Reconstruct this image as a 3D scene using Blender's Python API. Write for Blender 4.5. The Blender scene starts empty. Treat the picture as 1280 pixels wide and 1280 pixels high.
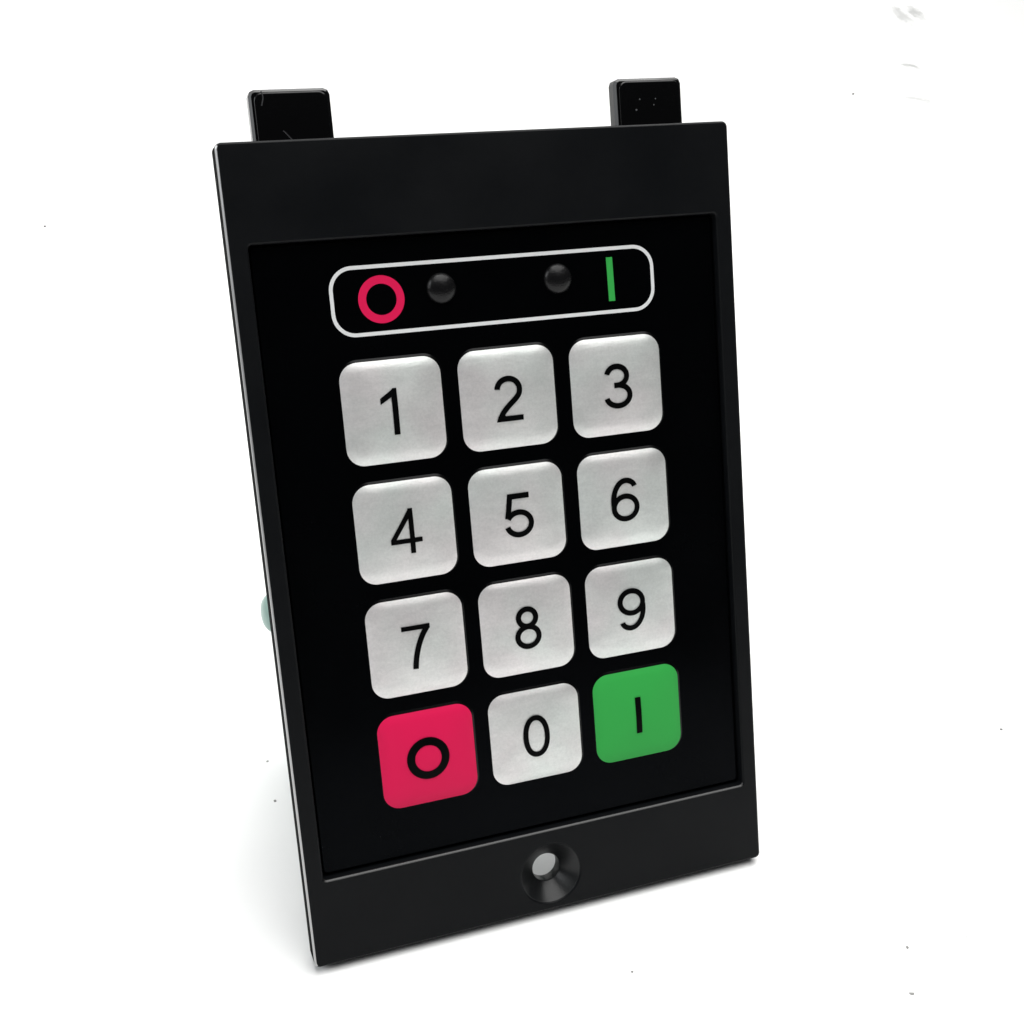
import bpy, bmesh, math, random
from mathutils import Matrix, Vector
random.seed(7)
scene = bpy.context.scene
COL = scene.collection

# ------------------------------------------------------------------ camera
LEAN = math.radians(18.0)            # the panel leans back on its rear housing
T = 0.0040                           # plate thickness
W, H = 0.070, 0.1106                 # plate width, height
# panel space: x right, y up the plate, z out of the front face (front face z = 0)
PANEL = Matrix.Translation((0, 0, T * math.sin(LEAN))) @ Matrix.Rotation(math.radians(90) - LEAN, 4, 'X')
cam_right = Vector((0.943837, -0.080388, 0.320483))
cam_down = Vector((-0.135913, -0.978549, 0.154818))
cam_fwd = Vector((0.301163, -0.189680, -0.934517))
cam_pos = Vector((-0.050888, 0.091514, 0.154902))
cm = Matrix.Identity(4)
for r in range(3):
    cm[r][0] = cam_right[r]; cm[r][1] = -cam_down[r]; cm[r][2] = -cam_fwd[r]; cm[r][3] = cam_pos[r]
cam = bpy.data.cameras.new('camera')
cam.sensor_width = 36.0
cam.lens = 36.0 * 1503.75 / 1280.0
cam.clip_start = 0.005
cam.clip_end = 50.0
cam_o = bpy.data.objects.new('camera', cam)
COL.objects.link(cam_o)
cam_o.matrix_world = PANEL @ cm
scene.camera = cam_o

# ------------------------------------------------------------------ light
world = bpy.data.worlds.new('World'); scene.world = world; world.use_nodes = True
world.node_tree.nodes['Background'].inputs['Color'].default_value = (0.9, 0.95, 1.0, 1)
world.node_tree.nodes['Background'].inputs['Strength'].default_value = 0.06

def area(name, loc, target, sx, sy, power, color=(1, 1, 1)):
    l = bpy.data.lights.new(name, 'AREA'); l.shape = 'RECTANGLE'
    l.size, l.size_y, l.energy, l.color = sx, sy, power, color
    o = bpy.data.objects.new(name, l); COL.objects.link(o)
    o.location = loc
    o.rotation_euler = (Vector(target) - Vector(loc)).to_track_quat('-Z', 'Y').to_euler()
    return o
area('overhead_softbox', (0.18, -0.03, 0.80), (0.02, 0.04, 0.0), 1.0, 0.8, 9.5, (1.0, 0.995, 0.985))
area('backdrop_fill', (0.35, 0.55, 1.10), (0.30, 0.66, 0.0), 1.4, 0.7, 10.2, (1.0, 1.0, 0.985))  # added fill, whitens the rear of the paper sweep
area('window_light', (-0.62, 0.02, 0.46), (0, 0.0, 0.03), 0.5, 0.4, 2.9, (0.95, 0.98, 1.0))

scene.view_settings.view_transform = 'Standard'
scene.view_settings.look = 'None'
scene.view_settings.gamma = 1.0
scene.view_settings.use_curve_mapping = False
scene.view_settings.exposure = 0.0

# ------------------------------------------------------------------ materials
def mat(name, base, rough, spec=0.5, metal=0.0, bump=None, coat=0.0):
    m = bpy.data.materials.new(name); m.use_nodes = True
    b = m.node_tree.nodes['Principled BSDF']
    b.inputs['Base Color'].default_value = (*base, 1)
    b.inputs['Roughness'].default_value = rough
    b.inputs['Specular IOR Level'].default_value = spec
    b.inputs['Metallic'].default_value = metal
    b.inputs['Coat Weight'].default_value = coat
    b.inputs['Coat Roughness'].default_value = 0.15
    if bump:
        scale, strength, dist = bump
        n = m.node_tree.nodes; l = m.node_tree.links
        tc = n.new('ShaderNodeTexCoord'); no = n.new('ShaderNodeTexNoise'); bp = n.new('ShaderNodeBump')
        no.inputs['Scale'].default_value = scale; no.inputs['Detail'].default_value = 4
        bp.inputs['Strength'].default_value = strength; bp.inputs['Distance'].default_value = dist
        l.new(tc.outputs['Object'], no.inputs['Vector']); l.new(no.outputs['Fac'], bp.inputs['Height'])
        l.new(bp.outputs['Normal'], b.inputs['Normal'])
    return m

def rough_vary(m, scale, lo, hi):
    n = m.node_tree.nodes; l = m.node_tree.links; b = n['Principled BSDF']
    tc = n.new('ShaderNodeTexCoord'); no = n.new('ShaderNodeTexNoise'); mr = n.new('ShaderNodeMapRange')
    no.inputs['Scale'].default_value = scale; no.inputs['Detail'].default_value = 6
    mr.inputs['From Min'].default_value = 0.3; mr.inputs['From Max'].default_value = 0.7
    mr.inputs['To Min'].default_value = lo; mr.inputs['To Max'].default_value = hi
    l.new(tc.outputs['Object'], no.inputs['Vector']); l.new(no.outputs['Fac'], mr.inputs['Value'])
    l.new(mr.outputs['Result'], b.inputs['Roughness'])

def dust(m, base, cell, size, amount, tint=(0.35, 0.36, 0.37)):
    """sparse pale dust specks: small discs in a few random voronoi cells"""
    n = m.node_tree.nodes; l = m.node_tree.links; b = n['Principled BSDF']
    tc = n.new('ShaderNodeTexCoord'); v = n.new('ShaderNodeTexVoronoi'); v.inputs['Scale'].default_value = cell
    sep = n.new('ShaderNodeSeparateColor')
    a = n.new('ShaderNodeMath'); a.operation = 'LESS_THAN'
    sz = n.new('ShaderNodeMath'); sz.operation = 'MULTIPLY'; sz.inputs[1].default_value = size
    c = n.new('ShaderNodeMath'); c.operation = 'GREATER_THAN'; c.inputs[1].default_value = 1 - amount
    d = n.new('ShaderNodeMath'); d.operation = 'MULTIPLY'
    mx = n.new('ShaderNodeMix'); mx.data_type = 'RGBA'
    mx.inputs['A'].default_value = (*base, 1); mx.inputs['B'].default_value = (*tint, 1)
    l.new(tc.outputs['Object'], v.inputs['Vector']); l.new(v.outputs['Color'], sep.inputs['Color'])
    l.new(sep.outputs['Green'], sz.inputs[0])
    l.new(v.outputs['Distance'], a.inputs[0]); l.new(sz.outputs[0], a.inputs[1])
    l.new(sep.outputs['Red'], c.inputs[0]); l.new(a.outputs[0], d.inputs[0]); l.new(c.outputs[0], d.inputs[1])
    l.new(d.outputs[0], mx.inputs['Factor']); l.new(mx.outputs['Result'], b.inputs['Base Color'])

M_plate = mat('black_plastic', (0.0034, 0.0039, 0.0046), 0.40, 0.112, bump=(9000, 0.25, 0.00004))
dust(M_plate, (0.0034, 0.0039, 0.0046), 330, 0.10, 0.02, (0.10, 0.10, 0.105))
M_edge = mat('edge_highlight', (0.42, 0.42, 0.42), 0.38, 0.5, 0.8)  # painted highlight for the left rim chamfer
M_lip = mat('lip_highlight', (0.055, 0.055, 0.055), 0.38, 0.5, 0.8)  # painted highlight for the lower lip of the recess
M_side = mat('plate_side', (0.004, 0.0042, 0.0045), 0.8, 0.02)
M_bore = mat('machined_plastic', (0.006, 0.0065, 0.007), 0.30, 0.33, bump=(5000, 0.3, 0.00005))
M_film = mat('black_film', (0.0006, 0.0007, 0.0009), 0.22, 0.045)
dust(M_film, (0.0006, 0.0007, 0.0009), 260, 0.06, 0.02, (0.08, 0.085, 0.09))
rough_vary(M_film, 45, 0.15, 0.32)
M_film.node_tree.nodes['Principled BSDF'].inputs['Specular Tint'].default_value = (0.80, 0.88, 1.0, 1)
rough_vary(M_plate, 70, 0.32, 0.50)
M_tab = mat('gloss_black_plastic', (0.001, 0.001, 0.0012), 0.16, 0.32)
dust(M_tab, (0.001, 0.001, 0.0012), 500, 0.13, 0.05, (0.16, 0.165, 0.17))
M_pad = mat('embossed_film', (0.0012, 0.0013, 0.0015), 0.22, 0.16)
M_ink = mat('black_ink', (0.0015, 0.0016, 0.0017), 0.35, 0.04)
M_white = mat('silver_line_ink', (0.70, 0.71, 0.71), 0.5, 0.3)
M_red = mat('red_ink', (0.68, 0.010, 0.080), 0.5, 0.12)
M_green = mat('green_ink', (0.035, 0.36, 0.066), 0.5, 0.12)
M_lens = mat('smoked_lens', (0.004, 0.004, 0.0043), 0.27, 0.26, bump=(4000, 0.5, 0.00008))
M_house = mat('rear_housing_plastic', (0.02, 0.021, 0.022), 0.5, 0.4, bump=(6000, 0.3, 0.00005))
M_mint = mat('mint_plastic', (0.26, 0.38, 0.34), 0.35, 0.5)
M_metal = mat('screw_metal', (0.6, 0.6, 0.6), 0.3, 0.5, 1.0)
M_scratch = mat('scratch_mark', (0.03, 0.031, 0.033), 0.6, 0.3)
M_dust = mat('pale_dust', (0.12, 0.125, 0.13), 0.8, 0.2)
M_crumb = mat('crumb', (0.26, 0.26, 0.25), 0.9, 0.2)

# silver key ink: metallic paint with grain, rubbed patches and faint scratches
M_silver = mat('silver_ink', (0.5, 0.5, 0.5), 0.38, 0.5, 0.72)
def build_silver(m):
    n = m.node_tree.nodes; l = m.node_tree.links; b = n['Principled BSDF']
    g = n.new('ShaderNodeNewGeometry')
    big = n.new('ShaderNodeTexNoise'); big.inputs['Scale'].default_value = 160; big.inputs['Detail'].default_value = 3
    fine = n.new('ShaderNodeTexNoise'); fine.inputs['Scale'].default_value = 2600; fine.inputs['Detail'].default_value = 5; fine.inputs['Roughness'].default_value = 0.7
    mid = n.new('ShaderNodeTexNoise'); mid.inputs['Scale'].default_value = 700; mid.inputs['Detail'].default_value = 6; mid.inputs['Roughness'].default_value = 0.75
    mp = n.new('ShaderNodeMapping'); mp.inputs['Scale'].default_value = (0.35, 1.0, 1.0)
    for t in (big, fine): l.new(g.outputs['Position'], t.inputs['Vector'])
    l.new(g.outputs['Position'], mp.inputs['Vector']); l.new(mp.outputs['Vector'], mid.inputs['Vector'])
    r = n.new('ShaderNodeValToRGB')
    r.color_ramp.elements[0].position = 0.32; r.color_ramp.elements[0].color = (0.64, 0.645, 0.635, 1)
    r.color_ramp.elements[1].position = 0.70; r.color_ramp.elements[1].color = (0.84, 0.84, 0.83, 1)
    mixf = n.new('ShaderNodeMath'); mixf.operation = 'MULTIPLY_ADD'; mixf.inputs[1].default_value = 0.5
    half = n.new('ShaderNodeMath'); half.operation = 'MULTIPLY'; half.inputs[1].default_value = 0.5
    l.new(mid.outputs['Fac'], half.inputs[0]); l.new(fine.outputs['Fac'], mixf.inputs[0]); l.new(half.outputs[0], mixf.inputs[2])
    l.new(mixf.outputs[0], r.inputs['Fac'])
    # faint warm and cool blotches
    hue = n.new('ShaderNodeTexNoise'); hue.inputs['Scale'].default_value = 95; hue.inputs['Detail'].default_value = 2
    l.new(g.outputs['Position'], hue.inputs['Vector'])
    tr = n.new('ShaderNodeValToRGB')
    tr.color_ramp.elements[0].position = 0.36; tr.color_ramp.elements[0].color = (0.94, 0.985, 0.96, 1)
    tr.color_ramp.elements[1].position = 0.64; tr.color_ramp.elements[1].color = (1.0, 0.955, 0.965, 1)
    mul = n.new('ShaderNodeMix'); mul.data_type = 'RGBA'; mul.blend_type = 'MULTIPLY'; mul.inputs['Factor'].default_value = 0.8
    l.new(hue.outputs['Fac'], tr.inputs['Fac']); l.new(r.outputs['Color'], mul.inputs['A']); l.new(tr.outputs['Color'], mul.inputs['B'])
    l.new(mul.outputs['Result'], b.inputs['Base Color'])
    mr = n.new('ShaderNodeMapRange'); mr.inputs['To Min'].default_value = 0.40; mr.inputs['To Max'].default_value = 0.56
    l.new(big.outputs['Fac'], mr.inputs['Value']); l.new(mr.outputs['Result'], b.inputs['Roughness'])
    bp = n.new('ShaderNodeBump'); bp.inputs['Strength'].default_value = 0.5; bp.inputs['Distance'].default_value = 0.00009
    l.new(mid.outputs['Fac'], bp.inputs['Height']); l.new(bp.outputs['Normal'], b.inputs['Normal'])
build_silver(M_silver)

# ------------------------------------------------------------------ setting: white paper sweep
FLOOR_BACK, RAD, TOP = 0.55, 0.40, 1.25
def sweep_profile():
    p = [(-0.55, 0.0), (FLOOR_BACK, 0.0)]
    for k in range(1, 25):
        a = math.radians(90 * k / 24)
        p.append((FLOOR_BACK + RAD * math.sin(a), RAD - RAD * math.cos(a)))
    p.append((FLOOR_BACK + RAD, TOP))
    return p
def on_sweep(px, py):
    """pixel of the photograph -> point of the paper that it shows"""
    mw = cam_o.matrix_world
    o = mw.translation
    d = (mw.to_3x3() @ Vector(((px - 640) / 1503.75, -(py - 640) / 1503.75, -1))).normalized()
    t = 0.05
    while t < 4:
        q = o + d * t
        h = 0 if q.y < FLOOR_BACK else (RAD - math.sqrt(max(0, RAD ** 2 - (q.y - FLOOR_BACK) ** 2)) if q.y < FLOOR_BACK + RAD else 9)
        if q.z <= h: return q
        t += 0.0005
    return o + d

def build_paper():
    m = mat('white_paper', (0.82, 0.82, 0.815), 0.65, 0.25)
    n = m.node_tree.nodes; l = m.node_tree.links; b = n['Principled BSDF']
    g = n.new('ShaderNodeNewGeometry')
    no = n.new('ShaderNodeTexNoise'); no.inputs['Scale'].default_value = 140; no.inputs['Detail'].default_value = 4
    l.new(g.outputs['Position'], no.inputs['Vector'])
    total = None
    # three grey rubbed marks on the paper: (pixel, half width, half height, strength)
    for (px, py, rx, rz, st) in ((1127, 20, 14, 10, 0.32), (1144, 16, 11, 7, 0.40), (1139, 83, 15, 3.6, 0.44), (1146, 124, 24, 4.2, 0.28), (335, 101, 16, 4, 0.16)):
        c = on_sweep(px, py); ex = on_sweep(px + rx, py) - c; ez = on_sweep(px, py + rz) - c
        hw, hh = ex.length, ez.length
        u, v = ex.normalized(), ez.normalized()
        sub = n.new('ShaderNodeVectorMath'); sub.operation = 'SUBTRACT'; sub.inputs[1].default_value = c
        nz = n.new('ShaderNodeVectorMath'); nz.operation = 'MULTIPLY_ADD'
        nz.inputs[1].default_value = (hw * 1.6, hh * 2.2, hh * 2.2)
        l.new(g.outputs['Position'], sub.inputs[0]); l.new(no.outputs['Color'], nz.inputs[0]); 
        off = n.new('ShaderNodeVectorMath'); off.operation = 'SUBTRACT'; off.inputs[1].default_value = (hw * 0.8, hh * 1.1, hh * 1.1)
        l.new(sub.outputs[0], nz.inputs[2]); l.new(nz.outputs[0], off.inputs[0])
        du = n.new('ShaderNodeVectorMath'); du.operation = 'DOT_PRODUCT'; du.inputs[1].default_value = u / hw
        dv = n.new('ShaderNodeVectorMath'); dv.operation = 'DOT_PRODUCT'; dv.inputs[1].default_value = v / hh
        l.new(off.outputs[0], du.inputs[0]); l.new(off.outputs[0], dv.inputs[0])
        cb = n.new('ShaderNodeCombineXYZ'); ln = n.new('ShaderNodeVectorMath'); ln.operation = 'LENGTH'
        l.new(du.outputs['Value'], cb.inputs[0]); l.new(dv.outputs['Value'], cb.inputs[1]); l.new(cb.outputs[0], ln.inputs[0])
        mr = n.new('ShaderNodeMapRange'); mr.interpolation_type = 'SMOOTHSTEP'
        mr.inputs['From Min'].default_value = 0.2; mr.inputs['From Max'].default_value = 1.0
        mr.inputs['To Min'].default_value = st; mr.inputs['To Max'].default_value = 0.0
        l.new(ln.outputs['Value'], mr.inputs['Value'])
        if total is None: total = mr.outputs['Result']
        else:
            ad = n.new('ShaderNodeMath'); ad.operation = 'MAXIMUM'
            l.new(total, ad.inputs[0]); l.new(mr.outputs['Result'], ad.inputs[1]); total = ad.outputs[0]
    mx = n.new('ShaderNodeMix'); mx.data_type = 'RGBA'
    mx.inputs['A'].default_value = (0.82, 0.82, 0.815, 1); mx.inputs['B'].default_value = (0.02, 0.02, 0.02, 1)
    l.new(total, mx.inputs['Factor']); l.new(mx.outputs['Result'], b.inputs['Base Color'])
    fn = n.new('ShaderNodeTexNoise'); fn.inputs['Scale'].default_value = 1500
    bp = n.new('ShaderNodeBump'); bp.inputs['Strength'].default_value = 0.15; bp.inputs['Distance'].default_value = 0.0001
    l.new(g.outputs['Position'], fn.inputs['Vector']); l.new(fn.outputs['Fac'], bp.inputs['Height']); l.new(bp.outputs['Normal'], b.inputs['Normal'])
    prof = sweep_profile()
    vs, fs = [], []
    for i, (y, z) in enumerate(prof):
        vs += [(-1.3, y, z), (1.3, y, z)]
        if i: fs.append((2 * i - 2, 2 * i - 1, 2 * i + 1, 2 * i))
    me = bpy.data.meshes.new('backdrop'); me.from_pydata(vs, [], fs)
    for p in me.polygons: p.use_smooth = True
    me.materials.append(m)
    o = bpy.data.objects.new('backdrop', me); COL.objects.link(o)
    o['kind'] = 'structure'; o['label'] = 'seamless white paper surface under and behind the keypad'
    return o
build_paper()

# ------------------------------------------------------------------ helpers
def link(name, me, m, parent, smooth=False, loc=None):
    me.name = name
    if smooth:
        for p in me.polygons: p.use_smooth = True
    if m is not None and not me.materials: me.materials.append(m)
    o = bpy.data.objects.new(name, me); COL.objects.link(o)
    o.parent = parent
    if loc: o.location = loc
    return o
def raw(vs, fs):
    me = bpy.data.meshes.new('mesh'); me.from_pydata(vs, [], fs); me.update()
    return me
def rrect(x0, y0, x1, y1, r, n=8):
    pts = []
    for cx, cy, a0 in ((x1 - r, y1 - r, 0), (x0 + r, y1 - r, 90), (x0 + r, y0 + r, 180), (x1 - r, y0 + r, 270)):
        for k in range(n + 1):
            a = math.radians(a0 + 90 * k / n)
            pts.append((cx + r * math.cos(a), cy + r * math.sin(a)))
    return pts
def circle(cx, cy, r, n=64):
    return [(cx + r * math.cos(2 * math.pi * k / n), cy + r * math.sin(2 * math.pi * k / n)) for k in range(n)]
def slab(outlines, z_back, z_front, bevel, res=2):
    """plate of the given outlines (first the rim, then openings) with rounded edges"""
    cu = bpy.data.curves.new('outline', 'CURVE'); cu.dimensions = '2D'; cu.fill_mode = 'BOTH'
    cu.extrude = (z_front - z_back) / 2 - bevel
    cu.bevel_depth = bevel; cu.bevel_resolution = res; cu.offset = -bevel
    for pts in outlines:
        s = cu.splines.new('POLY'); s.points.add(len(pts) - 1); s.use_cyclic_u = True
        for q, p in zip(s.points, pts): q.co = (p[0], p[1], 0, 1)
    o = bpy.data.objects.new('outline', cu); COL.objects.link(o)
    dg = bpy.context.evaluated_depsgraph_get(); dg.update()
    me = bpy.data.meshes.new_from_object(o.evaluated_get(dg))
    bpy.data.objects.remove(o); bpy.data.curves.remove(cu)
    me.materials.clear()
    me.transform(Matrix.Translation((0, 0, (z_front + z_back) / 2)))
    return me
def smooth_by_angle(me, deg=40):
    for p in me.polygons: p.use_smooth = True
    me.set_sharp_from_angle(angle=math.radians(deg))
def box(x0, y0, z0, x1, y1, z1, bev=0.0006, seg=2):
    bm = bmesh.new(); bmesh.ops.create_cube(bm, size=1)
    for v in bm.verts: v.co = Vector(((x0 + x1) / 2 + v.co.x * (x1 - x0), (y0 + y1) / 2 + v.co.y * (y1 - y0), (z0 + z1) / 2 + v.co.z * (z1 - z0)))
    if bev: bmesh.ops.bevel(bm, geom=bm.edges[:], offset=bev, segments=seg, affect='EDGES', profile=0.5)
    me = bpy.data.meshes.new('box'); bm.to_mesh(me); bm.free(); return me
def lathe(profile, axis='Z', c=(0, 0, 0), n=48):
    vs, fs = [], []
    m = len(profile)
    for k in range(n):
        a = 2 * math.pi * k / n
        for r, h in profile:
            p = (r * math.cos(a), r * math.sin(a), h)
            if axis == 'X': p = (h, r * math.cos(a), r * math.sin(a))
            vs.append((p[0] + c[0], p[1] + c[1], p[2] + c[2]))
    for k in range(n):
        for i in range(m - 1):
            fs.append((k * m + i, ((k + 1) % n) * m + i, ((k + 1) % n) * m + i + 1, k * m + i + 1))
    me = raw(vs, fs)
    bm = bmesh.new(); bm.from_mesh(me); bmesh.ops.remove_doubles(bm, verts=bm.verts, dist=1e-7)
    bmesh.ops.recalc_face_normals(bm, faces=bm.faces); bm.to_mesh(me); bm.free()
    return me

# ------------------------------------------------------------------ the keypad
keypad = bpy.data.objects.new('keypad', None); COL.objects.link(keypad)
keypad.empty_display_size = 0.01
keypad.matrix_world = PANEL
keypad['label'] = 'black panel keypad with silver number keys leaning back on white surface'
keypad['category'] = 'keypad'

RX0, RX1, RY0, RY1 = -0.0324, 0.0326, 0.01255, 0.0982       # recess for the membrane
HX, HY, HR = 0.0005, 0.0057, 0.00455                          # countersunk screw hole
me = slab([rrect(-W / 2, 0, W / 2, H, 0.0008, 6), rrect(RX0, RY0, RX1, RY1, 0.0005, 4)[::-1], circle(HX, HY, HR)[::-1]], -T, 0.0, 0.00028, 1)
smooth_by_angle(me, 50)
plate = link('face_plate', me, M_plate, keypad)
# edge highlights painted as brighter metal on left rim chamfer and lower recess lip
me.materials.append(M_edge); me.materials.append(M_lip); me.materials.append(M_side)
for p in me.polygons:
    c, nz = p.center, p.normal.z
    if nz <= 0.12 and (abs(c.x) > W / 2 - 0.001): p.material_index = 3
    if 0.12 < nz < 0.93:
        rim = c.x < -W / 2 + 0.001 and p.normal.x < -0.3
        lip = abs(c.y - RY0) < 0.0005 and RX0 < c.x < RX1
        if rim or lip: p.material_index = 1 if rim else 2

# countersink: cone, bore and rear rim
prof = [(HR + 0.0003, -0.0002), (HR - 0.00002, -0.00016), (HR - 0.00012, -0.00026), (0.00222, -0.0021), (0.0021, -0.0023), (0.0021, -T + 0.0001), (0.0023, -T - 0.0001), (HR + 0.0003, -T - 0.0001)]
me = lathe(prof, 'Z', (HX, HY, 0), 72); smooth_by_angle(me, 35)
link('screw_countersink', me, M_bore, keypad)

# membrane overlay in the recess
DEPTH = 0.0012
me = slab([rrect(RX0 + 0.0003, RY0 + 0.0005, RX1 - 0.0003, RY1 - 0.0003, 0.0006, 4)], -T + 0.0002, -DEPTH, 0.00008, 1)
smooth_by_angle(me, 40)
film = link('membrane', me, M_film, keypad)
link('backing_plate', box(RX0 - 0.0010, RY0 - 0.0010, -T - 0.0010, RX1 + 0.0010, RY1 + 0.0010, -T + 0.0004, 0.0002, 1), M_plate, keypad)

Z0 = -DEPTH
# ---- keys
KEY, RK, KH = 0.01365, 0.0024, 0.00060
def sdf(x, y, half, r):
    qx, qy = abs(x) - half + r, abs(y) - half + r
    return -(min(max(qx, qy), 0) + math.hypot(max(qx, 0), max(qy, 0)) - r)
PADX, PADY = 0.00012, 0.00016        # the print sits a touch low and left on the embossed pad
PAD = KEY + 0.00040
def key_z(x, y):
    d = max(0.0, sdf(x - PADX, y - PADY, PAD / 2, RK + 0.0002))
    t = min(1.0, d / 0.0017)
    u, v = min(1.0, abs(x - PADX) / 0.0072), min(1.0, abs(y - PADY) / 0.0072)
    return KH * (0.55 * math.sin(t * math.pi / 2) + 1.15 * (1 - u * u) * (1 - v * v))       # embossed edge and shallow pillow dome
def key_mesh(size, r, ox, oy, lift, skirt):
    ol = rrect(-size / 2, -size / 2, size / 2, size / 2, r, 10)
    fac = [1.0, 0.985, 0.965, 0.94, 0.91, 0.87, 0.82, 0.76, 0.68, 0.55, 0.36, 0.16]
    vs, fs = [], []
    n = len(ol)
    if skirt:
        for x, y in ol: vs.append((x + ox, y + oy, -0.0001))
    for f in fac:
        for x, y in ol:
            px, py = x * f + ox, y * f + oy
            vs.append((px, py, key_z(px, py) + lift))
    rows = len(vs) // n
    for i in range(rows - 1):
        for k in range(n):
            a, b = i * n + k, i * n + (k + 1) % n
            fs.append((a, b, b + n, a + n))
    vs.append((ox, oy, key_z(ox, oy) + lift)); c = len(vs) - 1
    for k in range(n): fs.append(((rows - 1) * n + k, (rows - 1) * n + (k + 1) % n, c))
    me = raw(vs, fs); smooth_by_angle(me, 60)
    return me
pad_mesh = key_mesh(PAD, RK + 0.0002, PADX, PADY, 0.0, True); pad_mesh.materials.append(M_pad)
face_mesh = {}
for nm, mm in (('silver', M_silver), ('red', M_red), ('green', M_green)):
    fm = key_mesh(KEY, RK, 0, 0, 0.00003, False); fm.materials.append(mm); face_mesh[nm] = fm

# ---- numerals as strokes of printed ink (unit = numeral height)
SW = 0.125
def arc(cx, cy, rx, ry, a0, a1, n=28):
    return [(cx + rx * math.cos(math.radians(a0 + (a1 - a0) * k / n)), cy + ry * math.sin(math.radians(a0 + (a1 - a0) * k / n))) for k in range(n + 1)]
def bez(p0, p1, p2, p3, n=16):
    return [tuple((1 - t) ** 3 * a + 3 * t * (1 - t) ** 2 * b + 3 * t * t * (1 - t) * c + t ** 3 * d for a, b, c, d in zip(p0, p1, p2, p3)) for t in [k / n for k in range(n + 1)]]
def stroke(path, w=SW, closed=False):
    n = len(path); q = []
    for i, (x, y) in enumerate(path):
        a = path[(i - 1) % n] if (closed or i > 0) else path[i]
        b = path[(i + 1) % n] if (closed or i < n - 1) else path[i]
        d1 = (x - a[0], y - a[1]); d2 = (b[0] - x, b[1] - y)
        def nrm(d):
            L = math.hypot(*d); return (-d[1] / L, d[0] / L) if L > 1e-9 else None
        n1, n2 = nrm(d1), nrm(d2); n1 = n1 or n2; n2 = n2 or n1
        mx, my = n1[0] + n2[0], n1[1] + n2[1]; L = math.hypot(mx, my); mx, my = mx / L, my / L
        k = (w / 2) / max(0.35, mx * n1[0] + my * n1[1])
        q.append(((x + mx * k, y + my * k), (x - mx * k, y - my * k)))
    polys = []
    for i in range(n if closed else n - 1):
        (a, b), (c, d) = q[i], q[(i + 1) % n]
        polys.append([b, d, c, a])
    return polys
def bar(x0, y0, x1, y1, nx=6):
    ny = max(1, round((y1 - y0) / 0.1))
    fx = lambda k: x0 + (x1 - x0) * k / nx
    fy = lambda k: y0 + (y1 - y0) * k / ny
    return [[(fx(i), fy(j)), (fx(i + 1), fy(j)), (fx(i + 1), fy(j + 1)), (fx(i), fy(j + 1))] for i in range(nx) for j in range(ny)]
six = [stroke(arc(0.005, 0.318, 0.287, 0.266, 0, 360, 48)[:-1], closed=True),
       stroke(arc(0.04, 0.47, 0.325, 0.476, 192, 90, 26) + arc(0.035, 0.76, 0.225, 0.187, 88, 12, 14))]
GLYPH = {
    '0': [stroke([(0.262 * abs(math.cos(a)) ** 0.92 * math.copysign(1, math.cos(a)), 0.5 + 0.447 * abs(math.sin(a)) ** 0.92 * math.copysign(1, math.sin(a))) for a in [2 * math.pi * (k + 0.5) / 56 for k in range(56)]], closed=True)],
    '1': [bar(-0.030, 0, 0.098, 0.90, 1), [[(-0.275, 0.67), (-0.025, 0.815), (-0.025, 0.96), (-0.275, 0.80)], [(-0.030, 0.88), (0.098, 0.88), (0.098, 1.0), (0.014, 1.0), (-0.030, 0.952)]]],
    '2': [stroke(arc(-0.005, 0.70, 0.258, 0.238, 176, -8, 30) + bez((0.250, 0.655), (0.235, 0.48), (-0.09, 0.37), (-0.215, 0.10), 14)[1:]), bar(-0.10, 0.0, 0.305, 0.120), [[(-0.322, 0.0), (-0.10, 0.0), (-0.10, 0.120), (-0.276, 0.128)], [(-0.276, 0.128), (-0.10, 0.120), (-0.16, 0.16)]]],
    '3': [stroke(arc(-0.012, 0.735, 0.243, 0.212, 168, -90, 34) + [(-0.09, 0.523)]), stroke([(-0.05, 0.523)] + arc(0.0, 0.288, 0.287, 0.235, 90, -168, 36))],
    '4': [bar(-0.350, 0.235, 0.355, 0.340), bar(0.075, 0.0, 0.185, 1.0, 1), [[(-0.350, 0.235), (-0.235, 0.30), (-0.225, 0.345), (-0.350, 0.345)], *[[(-0.350 + 0.445 * a, 0.345 + 0.655 * a), (-0.225 + 0.325 * a, 0.345 + 0.465 * a), (-0.225 + 0.325 * b, 0.345 + 0.465 * b), (-0.350 + 0.445 * b, 0.345 + 0.655 * b)] for a, b in ((k / 6, (k + 1) / 6) for k in range(6))], [(0.10, 0.81), (0.185, 0.90), (0.185, 1.0), (0.095, 1.0)]]],
    '5': [stroke([(0.275, 0.938), (0.12, 0.938), (-0.03, 0.938), (-0.178, 0.938), (-0.206, 0.77), (-0.234, 0.605), (-0.262, 0.44)]), stroke(arc(0.0, 0.312, 0.287, 0.259, 153, -166, 40))],
    '6': six,
    '7': [bar(-0.325, 0.894, 0.325, 1.0), stroke(bez((0.275, 0.94), (0.10, 0.76), (-0.055, 0.40), (-0.075, 0.0), 18))],
    '8': [stroke(arc(0, 0.737, 0.208, 0.20, 0, 360, 44)[:-1], closed=True), stroke(arc(0, 0.29, 0.255, 0.235, 0, 360, 48)[:-1], closed=True)],
    '9': [[[(-x, 1 - y) for x, y in p] for p in part] for part in six],
}
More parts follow.
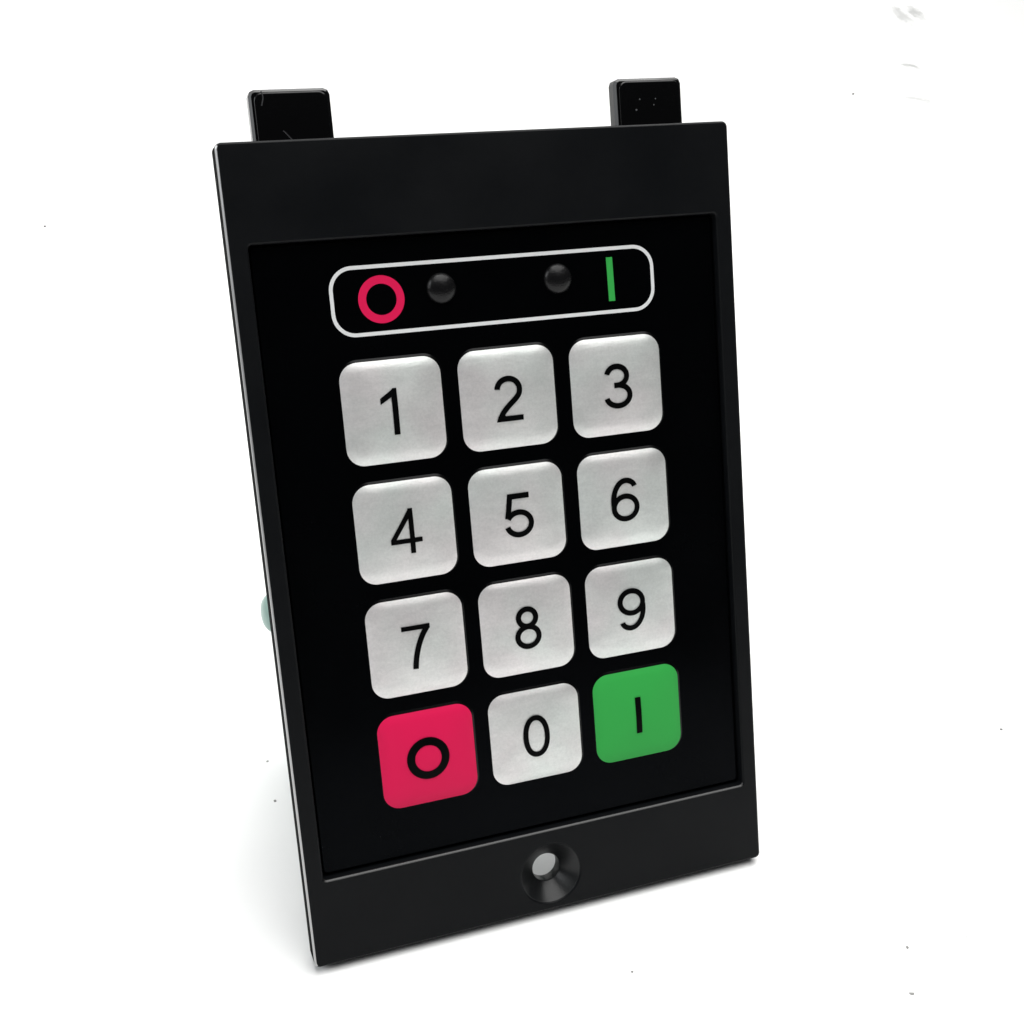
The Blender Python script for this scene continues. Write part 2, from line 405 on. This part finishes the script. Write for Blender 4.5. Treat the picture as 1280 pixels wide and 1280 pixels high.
def ink_mesh(parts, scale, surf, lift):
    vs, fs = [], []
    for j, polys in enumerate(parts):
        for p in polys:
            b = len(vs)
            for x, y in p:
                px, py = x * scale, (y - 0.5) * scale
                vs.append((px, py, surf(px, py) + lift + j * 0.000004))
            fs.append(tuple(range(b, b + len(p))))
    me = raw(vs, fs)
    bm = bmesh.new(); bm.from_mesh(me); bmesh.ops.remove_doubles(bm, verts=bm.verts, dist=2e-7); bm.to_mesh(me); bm.free()
    return me
DIGIT = 0.00618
flat = lambda x, y: 0.0
GX, GY, PITCH, ROWP = 0.00020, 0.02704, 0.01606, 0.01619
rows = [('off', '0', 'on'), ('7', '8', '9'), ('4', '5', '6'), ('1', '2', '3')]
for r, row in enumerate(rows):
    for c, ch in enumerate(row):
        k = bpy.data.objects.new('key', pad_mesh); COL.objects.link(k); k.parent = keypad
        k.location = (GX + (c - 1) * PITCH, GY + r * ROWP, Z0)
        kind = {'off': 'red', 'on': 'green'}.get(ch, 'silver')
        f = bpy.data.objects.new('key_face', face_mesh[kind]); COL.objects.link(f); f.parent = k
        if ch == 'off':
            me = ink_mesh([stroke([(0.5 * math.cos(a) * 0.82, 0.5 + 0.5 * math.sin(a) * 0.82) for a in [2 * math.pi * i / 64 for i in range(64)]], 0.19, True)], 0.00605, key_z, 0.00006)
            k['label'] = 'red key with black ring'
        elif ch == 'on':
            me = ink_mesh([bar(-0.078, 0.02, 0.078, 0.98, 1)], 0.00580, key_z, 0.00006)
            k['label'] = 'green key with black upright bar'
        else:
            me = ink_mesh(GLYPH[ch], DIGIT, key_z, 0.00007)
            k['label'] = 'silver key with numeral ' + ch
        link('symbol' if kind != 'silver' else 'numeral', me, M_ink, k, loc=(-0.00018, 0.00004, 0.00002))

# ---- status strip above the keys: outline, ring, two lenses, bar
SX0, SX1, SY0, SY1 = -0.02275, 0.02303, 0.08570, 0.09478
def ring_between(a, b, z):
    n = len(a)
    return raw([(x, y, z) for x, y in a] + [(x, y, z) for x, y in b], [(i, (i + 1) % n, n + (i + 1) % n, n + i) for i in range(n)])
LW = 0.00049
link('status_outline', ring_between(rrect(SX0, SY0, SX1, SY1, 0.0031, 12), rrect(SX0 + LW, SY0 + LW, SX1 - LW, SY1 - LW, 0.0031 - LW, 12), Z0 + 0.00003), M_white, keypad)
link('off_symbol', ring_between(circle(-0.0160, 0.09027, 0.00308), circle(-0.0160, 0.09027, 0.00202), Z0 + 0.00003), M_red, keypad)
link('on_symbol', raw([(x, y, Z0 + 0.00003) for x, y in ((0.01602, 0.0874), (0.01696, 0.0874), (0.01688, 0.09335), (0.01594, 0.09335))], [(0, 1, 2, 3)]), M_green, keypad)
for lx in (-0.00785, 0.00865):
    R_, hgt = 0.00204, 0.00105
    pr = [(R_, -0.0001)] + [(R_ * math.cos(math.radians(a)), hgt * math.sin(math.radians(a))) for a in range(0, 91, 9)]
    me = lathe(pr, 'Z', (lx, 0.09105, Z0), 48)
    link('indicator_lens', me, M_lens, keypad, smooth=True)

# ---- mounting tabs behind the upper edge
for x0, x1 in ((-0.0296, -0.0192), (0.0204, 0.0307)):
    y0, y1, c = 0.0965, 0.1174, 0.0008
    pts = [(x0, y0), (x1, y0), (x1, y1 - c), (x1 - c * 0.3, y1 - c * 0.3), (x1 - c, y1), (x0 + c, y1), (x0 + c * 0.3, y1 - c * 0.3), (x0, y1 - c)]
    me = slab([pts], -0.0071, -0.0049, 0.00035, 0)
    smooth_by_angle(me, 30)
    tab = link('mounting_tab', me, M_tab, keypad)
    me = slab([rrect(x0 + 0.0006, y0 + 0.001, x1 - 0.00045, y1 - 0.00045, 0.0011, 6)], -0.0050, -0.0045, 0.00018, 2)
    smooth_by_angle(me, 30)
    link('tab_pad', me, M_tab, tab)
    if x0 > 0:
        for dx, dy, rr in ((0.0036, 0.1145, 0.00010), (0.0030, 0.1131, 0.00013), (0.0060, 0.1145, 0.00009), (0.0057, 0.1137, 0.00009)):
            link('dust_speck', raw([(x0 + dx + rr * math.cos(a) * (1 + 0.3 * math.sin(3 * a)), dy + rr * math.sin(a), -0.0045 + 0.00002) for a in [i * math.pi / 4 for i in range(8)]], [tuple(range(8))]), M_dust, tab)
    if x0 < 0:
        for path in (bez((0.2, 0.1), (0.35, 0.0), (0.45, -0.2), (0.75, -0.5)), bez((0.0, 0.5), (0.12, 0.25), (0.1, 0.1), (-0.05, -0.3))):
            pl = stroke(path, 0.07)
            vs, fs = [], []
            ox, oy = (-0.0262, 0.1120) if path[0][0] > 0.1 else (-0.0280, 0.1160)
            for p in pl:
                fs.append(tuple(range(len(vs), len(vs) + 4)))
                vs += [(ox + x * 0.0022, oy + y * 0.0022, -0.0045 + 0.00002) for x, y in p]
            link('scratch', raw(vs, fs), M_scratch, tab)

# ---- rear housing and its terminals (they carry the leaning panel)
me = box(-0.0275, 0.0450, -0.0150, 0.0275, 0.0950, -T + 0.0003, 0.0010, 2); smooth_by_angle(me, 35)
link('rear_housing', me, M_house, keypad)
gl = T * math.sin(LEAN)
for x0, x1 in ((-0.0250, -0.0170), (0.0170, 0.0250)):
    yb = 0.0135
    zb = -T - yb / math.tan(LEAN)          # depth at which the block's lower rear edge meets the ground
    bm = bmesh.new()
    sec = [(0.0520, -0.0100), (0.0560, -0.0147), (0.0430, zb), (yb, zb), (0.0460, -0.0147)]
    a = [bm.verts.new((x0, y, z)) for y, z in sec]; b = [bm.verts.new((x1, y, z)) for y, z in sec]
    bm.faces.new(a); bm.faces.new(b[::-1])
    for i in range(len(sec)): bm.faces.new((a[i], b[i], b[(i + 1) % len(sec)], a[(i + 1) % len(sec)]))
    bmesh.ops.recalc_face_normals(bm, faces=bm.faces)
    me = bpy.data.meshes.new('t'); bm.to_mesh(me); bm.free()
    tb = link('terminal_block', me, M_mint, keypad)
    for i in range(2):
        cx = x0 + (x1 - x0) * (i + 0.5) / 2
        link('terminal_screw', lathe([(0.0, 0.0003), (0.0012, 0.0003), (0.0013, 0.0001), (0.0013, -0.0003)], 'Z', (cx, 0.036, zb), 20), M_metal, tb)
R_ = 0.0031
pr = [(R_, 0.008)] + [(R_ * math.cos(math.radians(a)) ** 0.8, -0.0022 * math.sin(math.radians(a))) for a in range(0, 91, 10)]
plug = lathe(pr, 'X', (-0.0323, 0.0462, -0.0196), 40)
link('cable_plug', plug, M_mint, keypad, smooth=True)

# ------------------------------------------------------------------ crumbs on the paper
def crumb(px, py, s, where):
    bm = bmesh.new(); bmesh.ops.create_icosphere(bm, subdivisions=1, radius=s)
    for v in bm.verts: v.co *= random.uniform(0.6, 1.2); v.co.z *= 0.6
    zmin = min(v.co.z for v in bm.verts)
    for v in bm.verts: v.co.z -= zmin
    me = bpy.data.meshes.new('crumb'); bm.to_mesh(me); bm.free()
    me.materials.append(M_crumb)
    o = bpy.data.objects.new('dust_crumb', me); COL.objects.link(o)
    o.location = on_sweep(px, py)
    o['label'] = 'tiny grey dust crumb on the white paper ' + where; o['category'] = 'crumb'
    o['group'] = 'dust crumbs on the white paper'
OPEN = 'well away from the keypad'
for px, py, s, where in ((1134, 1185, 0.00034, OPEN), (1139, 1244, 0.00045, OPEN), (1251.5, 912, 0.00034, OPEN), (1208, 1172, 0.00016, OPEN),
                         (1066, 118.5, 0.0011, 'beside the grey rubbed marks'), (56.5, 284, 0.0007, OPEN), (790, 1215, 0.00022, 'in front of the screw hole'),
                         (335, 953, 0.00034, 'in the keypad shadow'), (344, 1002, 0.00034, 'in the keypad shadow')):
    crumb(px, py, s, where)
